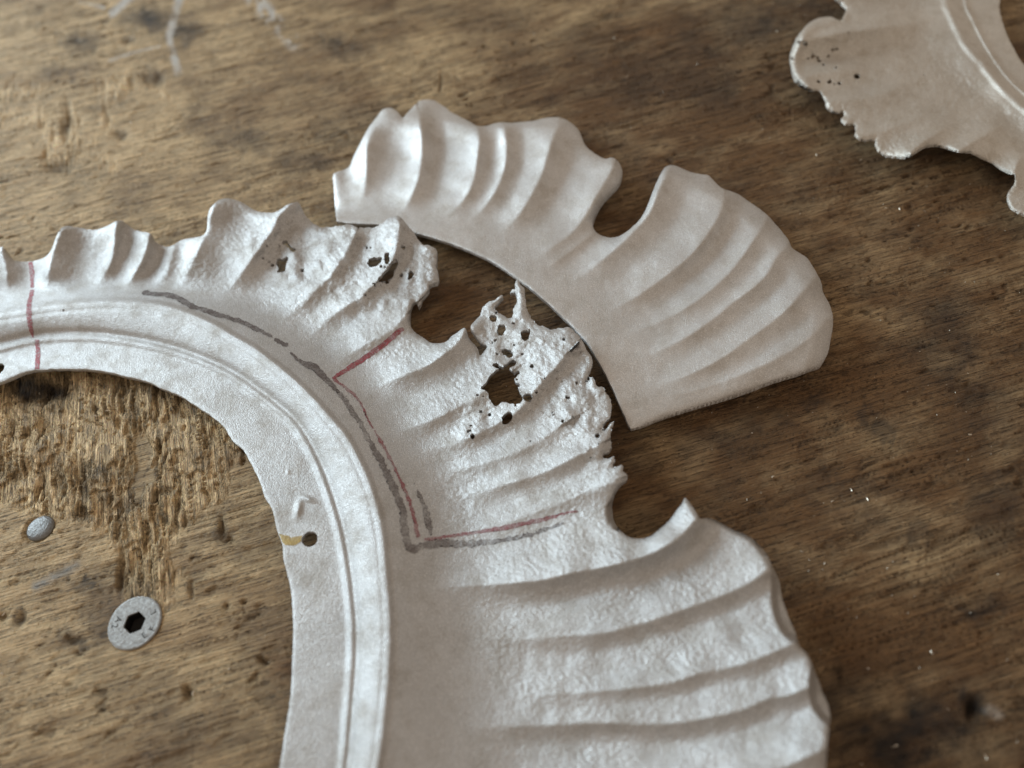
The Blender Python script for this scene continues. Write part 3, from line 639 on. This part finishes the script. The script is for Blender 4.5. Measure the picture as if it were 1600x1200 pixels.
CR2 = [([(566, 325), (570, 300), (573, 270), (573, 245), (574, 225), (582, 203), (604, 176)], 1.3, 12, 26), ([(612, 350), (635, 320), (647, 297), (655, 275), (660, 245), (660, 222), (658, 200), (654, 178)], 1.5, 24, 13),
       ([(682, 352), (695, 340), (715, 322), (732, 300), (742, 275), (747, 242), (749, 217), (746, 200)], 1.25, 24, 11), ([(720, 358), (745, 335), (765, 312), (780, 287), (789, 260), (792, 230), (789, 203)], 1.05, 14, 10),
       ([(765, 380), (795, 352), (815, 330), (832, 302), (847, 272), (855, 247), (862, 222), (872, 196)], 1.2, 22, 14), ([(800, 430), (830, 411), (860, 388), (895, 362), (915, 337), (930, 310), (945, 285), (958, 262)], 0.9, 20, 10), ([(835, 432), (870, 408), (905, 382), (928, 362)], .35, 7, 6),
       ([(865, 455), (900, 438), (938, 408), (965, 385), (992, 358), (1015, 331), (1028, 300), (1042, 268)], 1.2, 11, 16), ([(915, 503), (934, 494), (965, 479), (1000, 459), (1034, 436), (1065, 412), (1092, 385), (1111, 358), (1126, 331), (1131, 308)], 1.2, 32, 12),
       ([(935, 540), (957, 532), (1015, 509), (1053, 490), (1088, 469), (1118, 446), (1145, 419), (1168, 389), (1184, 365), (1198, 343)], .95, 18, 11), ([(950, 570), (969, 565), (1000, 559), (1042, 542), (1080, 521), (1115, 498), (1145, 473), (1176, 450), (1199, 427), (1214, 400), (1230, 385)], 1.0, 18, 11),
       ([(960, 618), (984, 611), (1015, 605), (1053, 593), (1092, 578), (1130, 557), (1168, 530), (1206, 503), (1233, 480), (1254, 455), (1275, 433)], 1.05, 24, 12), ([(980, 628), (1007, 622), (1046, 618), (1092, 609), (1137, 593), (1183, 574), (1226, 553), (1256, 534), (1283, 511), (1298, 495)], .8, 18, 16)]
Z2 = flutes(g2, CR2, sstep(0.02, 0.35, t2)*(0.6+0.4*t2)*(1-0.45*sstep(.8, 1, t2)), 3.7)
Z2 = Z2+np.where(t2 < .4, 6.6-1.9*sstep(0, .4, t2), 4.7+3.2*(np.clip(t2-.4, 0, 1)/.6)**1.5)
Z2 += 0.5*fbm(g2.U/90, g2.V/90, 71, 2)*sstep(0, .3, t2)+0.10*fbm(g2.U/20, g2.V/20, 72, 2)
Dn, _, _ = g2.dist(SEG_IN, 30)
kb = sstep(3, 28, Dn)
Z2 -= kb*1.2*np.exp(np.minimum(s2, 0)/5.5)+(1-kb)*0.15*np.exp(np.minimum(s2, 0)/1.5)
Z2 -= 2.2*sstep(0.90, 1.0, t2)
s2 = s2+0.35*vnoise(g2.U/7, g2.V/7, 73)
seg = sheet(g2, s2, Z2, 1.3, [("replacement_segment", None)], MAT_NEW)[0]
seg["label"] = "smooth new fluted casting segment with one keyhole notch, lying above the damaged frame"; seg["category"] = "casting segment"

# ------------------------------------------------------------------ the second frame in the corner
OUT3 = [(1700, -160), (1560, -190), (1430, -160), (1350, -110), (1310, -60), (1322, -40), (1318, -25), (1304, -12), (1306, 0), (1314, 4), (1316, 9), (1322, 12), (1321, 19), (1317, 27), (1314, 32), (1309, 31), (1304, 29), (1300, 26), (1295, 26), (1285, 27), (1272, 31), (1262, 38), (1252, 49), (1244, 60), (1239, 71), (1235, 82), (1234, 92), (1236, 104), (1238, 116), (1242, 127), (1252, 135), (1266, 141), (1275, 140), (1282, 142), (1286, 149), (1289, 156), (1293, 170), (1305, 176), (1316, 174), (1320, 180), (1315, 185), (1316, 191), (1325, 195), (1334, 193), (1337, 201), (1336, 210), (1344, 218), (1354, 220), (1366, 217), (1368, 227), (1373, 236), (1384, 244), (1404, 246), (1418, 246), (1427, 241), (1438, 234), (1449, 229), (1466, 228), (1483, 232), (1500, 237), (1517, 238), (1531, 245), (1551, 254), (1563, 263), (1580, 271), (1586, 269), (1587, 278), (1584, 289), (1577, 297), (1574, 309), (1578, 323), (1588, 331), (1600, 336), (1620, 345), (1650, 340), (1700, 350), (1760, 345)]
C0b = [(1590, -180), (1572, -80), (1563, 0), (1561, 11), (1568, 40), (1577, 62), (1591, 88), (1602, 104), (1640, 150), (1700, 190), (1760, 215)]
C1b = [(1530, -180), (1510, -80), (1509, 0), (1520, 28), (1534, 57), (1554, 91), (1577, 122), (1602, 146), (1650, 190), (1700, 220), (1760, 240)]
C2b = [(1490, -180), (1475, -80), (1479, 0), (1483, 14), (1495, 40), (1509, 68), (1529, 91), (1551, 119), (1574, 144), (1602, 169), (1650, 208), (1700, 240), (1760, 262)]
g3 = Grid(1225, -150, 1740, 355, 2.0)
s3 = g3.sdf(np.vstack([smooth(OUT3, 2, False), smooth(C0b[::-1], 3, False)]), 40.0)
g = g3
f3 = [(2600, 262), (2600, -180)]
f2 = side(C2b, f3); f1 = side(C1b, f3); fo = np.clip(-side([(1400, -180), (1300, -50), (1240, 90), (1290, 170), (1380, 245), (1500, 250), (1590, 310), (1760, 360)], [(2600, 360), (2600, -180)]), 2, None)
f2 = near_exact(f2, C2b); f1 = near_exact(f1, C1b)
g = _g
t3 = np.clip(f2, 0, None)/(np.clip(f2, 0, None)+fo)
CR3 = [([(1480, 24), (1455, 31), (1427, 37), (1376, 43), (1327, 49), (1290, 56), (1262, 62)], 1.3, 14, 22), ([(1360, 108), (1313, 112), (1280, 116), (1262, 120)], .5, 14, 10), ([(1440, 120), (1400, 140), (1359, 153), (1320, 158), (1295, 160)], .6, 16, 10),
       ([(1470, 165), (1430, 185), (1380, 205), (1340, 212)], .6, 14, 18), ([(1500, 190), (1470, 205), (1445, 220), (1425, 238)], .9, 12, 16), ([(1580, 185), (1550, 205), (1520, 222), (1500, 235)], .9, 14, 16), ([(1600, 235), (1590, 255), (1585, 270)], 1.0, 10, 12), ([(1480, -40), (1400, -30), (1310, -20)], 1.0, 16, 16)]
Z3 = flutes(g3, CR3, sstep(.02, .3, t3)*(.5+.5*t3), 5.2)
Z3 = Z3+np.where(t3 < .3, 6.2-2.2*sstep(0, .3, t3), 4.0+3.6*(np.clip(t3-.3, 0, 1)/.7)**1.4)
lip, _, _ = g3.dist(smooth([(1318, 27), (1290, 34), (1268, 42), (1252, 58), (1243, 80), (1241, 95), (1246, 116), (1262, 132), (1282, 146)], 3, False), 24)
Z3 += 1.6*np.exp(-(lip/7.5)**2)
wb3 = np.clip(f1/(f1-f2+1e-6), 0, 1)
Z3 = np.where(f2 > 0, Z3+0.8*sstep(12, 0, f2), np.where(f1 > 0, 4.6+2.4*wb3**1.4-.4*np.exp(-((f1-6)/4)**2)+.7*np.exp(-(f1/4)**2), 4.2+.7*np.exp(-(f1/4)**2)))
Z3 -= np.where(f2 > 5, .8*np.exp(np.minimum(s3, 0)/3.5), .2*np.exp(np.minimum(s3, 0)/1.5))
Z3 += np.where(f2 > 0, sstep(.05, .3, t3), .25)*.10*(vnoise(g3.U/4.2, g3.V/4.2, 81)+.5*vnoise(g3.U/2.4, g3.V/2.4, 82))
Z3 += .3*fbm(g3.U/24, g3.V/24, 83, 2)*np.where(f2 > 0, 1, .2)+.35*blob(g3.U, g3.V, 1400, 105, 12)+.25*blob(g3.U, g3.V, 1330, 90, 10)
H3 = [smooth([(1200+x/8, y/8) for x, y in h], 2) for h in ([(530, 700), (560, 670), (600, 690), (570, 720), (545, 745)], [(725, 690), (770, 670), (775, 715), (745, 725)], [(805, 855), (850, 815), (868, 820), (862, 858), (830, 862)], [(625, 990), (645, 985), (660, 1035), (650, 1040)])]
H3 += [ellipse(1200+x/8, y/8, r/4.6, r/5) for x, y, r in ((1113, 950, 24), (893, 1038, 17), (830, 1045, 11), (648, 862, 9), (1008, 405, 12))]+[ellipse(1387, 233.5, 3.6, 1.8), ellipse(1365, 193, 1.5, 2), ellipse(1444, 117, 1.8, 1.3)]
_r3 = np.random.default_rng(8)
H3 += [ellipse(1280+_r3.normal()*18, 95+_r3.normal()*22, _r3.uniform(2.4, 4.4), _r3.uniform(2.2, 3.6)) for _ in range(14)]
s3 = g3.cut(s3, H3)+1.2*vnoise(g3.U/4, g3.V/4, 84)*sstep(150, 175, g3.V)*sstep(1420, 1380, g3.U)+.4*vnoise(g3.U/4, g3.V/4, 86)
frame3 = thing("scalloped_frame", "dull grey weathered scalloped casting cut off by the top right corner", "frame casting", (0, 0, 0))
sheet(g3, s3, Z3, 0.55, [("fluted_flange", ce(f2) > 0), ("bead_moulding", (ce(f2) <= 0) & (ce(f1) > 0)), ("inner_ledge", ce(f1) <= 0)], MAT_DULL, frame3, crease=(f2, f1), attrs={"wear": np.clip(.5*sstep(.05, .3, t3), 0, 1), "ero": 0.7*np.clip(blob(g3.U, g3.V, 1285, 95, 45, 50), 0, 1)})

# ------------------------------------------------------------------ countersunk screw and round pin in the bench
def lathe(prof, n=72, jit=0.0, seed=1):
    rng = np.random.default_rng(seed); vs, fs = [], []
    th = np.linspace(0, 2*np.pi, n, endpoint=False)
    for i, (r, z) in enumerate(prof):
        k = 1+jit*fbm(np.cos(th)*2+5, np.sin(th)*2+5, seed, 2)*(r > 3)
        vs.append(np.stack([r*k*np.cos(th), r*k*np.sin(th), np.full(n, z)], 1))
    for i in range(len(prof)-1):
        a = i*n+np.arange(n); b2 = i*n+(np.arange(n)+1) % n
        fs.append(np.stack([a, b2, b2+n, a+n], 1))
    return np.concatenate(vs), np.concatenate(fs)
def scratched(name, col, rough):
    m, nt, b = new_mat(name); v = coords(nt)
    n1 = noise(nt, v, 1.4, 4.0, .65); n2 = noise(nt, strm(nt, .5, .12, 1), 2.2, 3.0)
    cc = mixc(nt, ramp(nt, n1, [(.34, 0), (.6, 1)]), tuple(x*.75 for x in col), col)
    nt.links.new(cc, b.inputs["Base Color"]); b.inputs["Metallic"].default_value = .8
    nt.links.new(ramp(nt, n1, [(.3, rough+.15), (.7, rough)]), b.inputs["Roughness"])
    nt.links.new(bump(nt, math_(nt, 'ADD', n1, n2), .0003, .7), b.inputs["Normal"]); return m
def strm(nt, rot, sx, sy):
    tc = nt.nodes.new("ShaderNodeTexCoord"); m1 = nt.nodes.new("ShaderNodeMapping"); m1.inputs["Rotation"].default_value = (0, 0, rot)
    m1.inputs["Scale"].default_value = (1000, 1000, 1000); m2 = nt.nodes.new("ShaderNodeMapping"); m2.inputs["Scale"].default_value = (sx, sy, 1)
    nt.links.new(tc.outputs["Object"], m1.inputs[0]); nt.links.new(m1.outputs[0], m2.inputs[0]); return m2.outputs[0]
MAT_SCREW = scratched("worn_stainless_steel", (.40, .395, .385), .45)
MAT_PIN = scratched("scratched_steel", (.26, .26, .26), .34)
m, nt, b = new_mat("grimy_socket"); b.inputs["Base Color"].default_value = (.03, .027, .024, 1); b.inputs["Metallic"].default_value = .6; b.inputs["Roughness"].default_value = .6
MAT_SOCKET = m
screw = thing("socket_screw", "countersunk steel screw with hexagonal socket sunk flush in the bench", "screw", None)
screw.location = SCREW*MM
n = 72; th = np.linspace(0, 2*np.pi, n, endpoint=False); HEX = 2.78; HROT = math.radians(22)
hexr = HEX*math.cos(math.pi/6)/np.cos(((th-HROT) % (math.pi/3))-math.pi/6)
rings = [(lambda k: (k*1.0, None))]
def ring(rr, z): return np.stack([rr*np.cos(th), rr*np.sin(th), np.full(n, z)], 1)
vs = [ring(hexr, -.02), ring(hexr+.16, .2), ring(hexr*.45+SCREW_R*.5, .22), ring(np.full(n, SCREW_R-.35), .20), ring(np.full(n, SCREW_R)*(1+.006*np.cos(3*th)), .02), ring(np.full(n, SCREW_R), -.45), ring(np.full(n, 4.0), -4.6)]
fs = []
for i in range(len(vs)-1):
    a = i*n+np.arange(n); b2 = i*n+(np.arange(n)+1) % n; fs.append(np.stack([a+n, b2+n, b2, a], 1))
link("screw_head", raw_mesh("screw_head", np.concatenate(vs), np.concatenate(fs), smooth_=False), MAT_SCREW, screw)
vs = [ring(hexr, -.015), ring(hexr, -3.2), ring(hexr*.02, -3.9)]
fs = []
for i in range(2):
    a = i*n+np.arange(n); b2 = i*n+(np.arange(n)+1) % n; fs.append(np.stack([a+n, b2+n, b2, a], 1))
link("hex_socket", raw_mesh("hex_socket", np.concatenate(vs), np.concatenate(fs), smooth_=False), MAT_SOCKET, screw)
def letter(ch, u, v, size, ang):
    cu = bpy.data.curves.new("stamped_letter", 'FONT'); cu.body = ch; cu.size = size*MM; cu.extrude = .00004; cu.offset = -.00002; cu.align_x = 'CENTER'; cu.align_y = 'CENTER'
    o = bpy.data.objects.new("tmp", cu); S.collection.objects.link(o)
    dg = bpy.context.evaluated_depsgraph_get(); me = bpy.data.meshes.new_from_object(o.evaluated_get(dg)); bpy.data.objects.remove(o)
    l = link("stamped_letter", me, MAT_SOCKET, screw); w = at(u, v)-SCREW
    l.location = (w[0]*MM, w[1]*MM, .00022); l.rotation_euler = (0, 0, ang); return l
for ch, x, y in (("A", 385, 528), ("2", 320, 640), ("E", 830, 800), ("F", 968, 690), ("L", 985, 400)):
    u, v = 150+x/10.9, 920+y/10.9
    w = at(u, v)-SCREW
    letter(ch, u, v, 2.3, math.atan2(w[1], w[0])+math.pi/2)
pin = thing("pin_head", "small scratched round steel pin head set in the torn wood", "pin", None)
pin.location = PIN*MM
v_, f_ = lathe([(.01, .55), (1.2, .52), (2.4, .40), (3.1, .2), (PIN_R-.25, -.05), (PIN_R, -.35), (PIN_R, -2.5)], 64, .02, 3)
link("domed_head", raw_mesh("domed_head", v_, f_), MAT_PIN, pin)

# ------------------------------------------------------------------ bright filings scattered on the bench
rng = np.random.default_rng(12)
def wood_z(x, y):
    i = np.clip(np.searchsorted(ax, x), 1, nx-1); j = np.clip(np.searchsorted(ay, y), 1, ny-1)
    return max(WOOD_H[j, i], WOOD_H[j-1, i], WOOD_H[j, i-1], WOOD_H[j-1, i-1])
vs, fs, base = [], [], 0
spots = [(78, 310), (1213, 50), (1208, 5), (1250, 335), (1355, 780), (1300, 783), (1252, 862), (1288, 880), (205, 192), (465, 283), (125, 622), (168, 642), (150, 650), (1207, 745), (1345, 250), (1275, 243), (1384, 326), (1405, 327), (300, 690), (200, 780), (358, 1045), (1356, 1045), (1455, 1020), (1400, 1165), (1540, 1183), (980, 120), (810, 120), (960, 60), (205, 945), (260, 130), (1175, 676), (1330, 765), (1515, 680), (55, 609), (418, 1033), (300, 1083), (3, 958), (2, 1052)]
spots = [(u, v, 1.0) for u, v in spots]+[(u, v, .42) for u, v in zip(rng.uniform(0, 1600, 420), rng.uniform(0, 1200, 420))]
for u, v, k in spots:
    p = at(float(u), float(v)); L = k*rng.uniform(.35, 1.1); a = rng.uniform(0, 2*math.pi); w = k*rng.uniform(.1, .2); bend = rng.uniform(-.5, .5)
    z0 = wood_z(p[0], p[1])+.05
    ts = np.linspace(-.5, .5, 4)
    cxy = np.stack([p[0]+L*ts*math.cos(a)-bend*L*ts**2*2*math.sin(a), p[1]+L*ts*math.sin(a)+bend*L*ts**2*2*math.cos(a), z0+w+.25*L*rng.uniform(-.3, .9)*(ts+.5)], 1)
    sdv = np.array([-math.sin(a), math.cos(a), 0])*w
    for c in cxy:
        vs += [c+sdv, c+[0, 0, w*.9], c-sdv, c-[0, 0, w*.9]]
    for s_ in range(3):
        for q_ in range(4):
            A_ = base+s_*4+q_; B_ = base+s_*4+(q_+1) % 4; fs.append((A_, B_, B_+4, A_+4))
    fs += [(base, base+1, base+2, base+3), (base+12, base+13, base+14, base+15)]
    base += 16
m, nt, b = new_mat("bright_filings"); b.inputs["Base Color"].default_value = (.8, .72, .6, 1); b.inputs["Metallic"].default_value = .7; b.inputs["Roughness"].default_value = .35
fil = link("metal_filings", raw_mesh("metal_filings", vs, fs, smooth_=False), m)
fil["kind"] = "stuff"; fil["label"] = "bright metal filings and wood crumbs scattered over the bench"; fil["category"] = "filings"
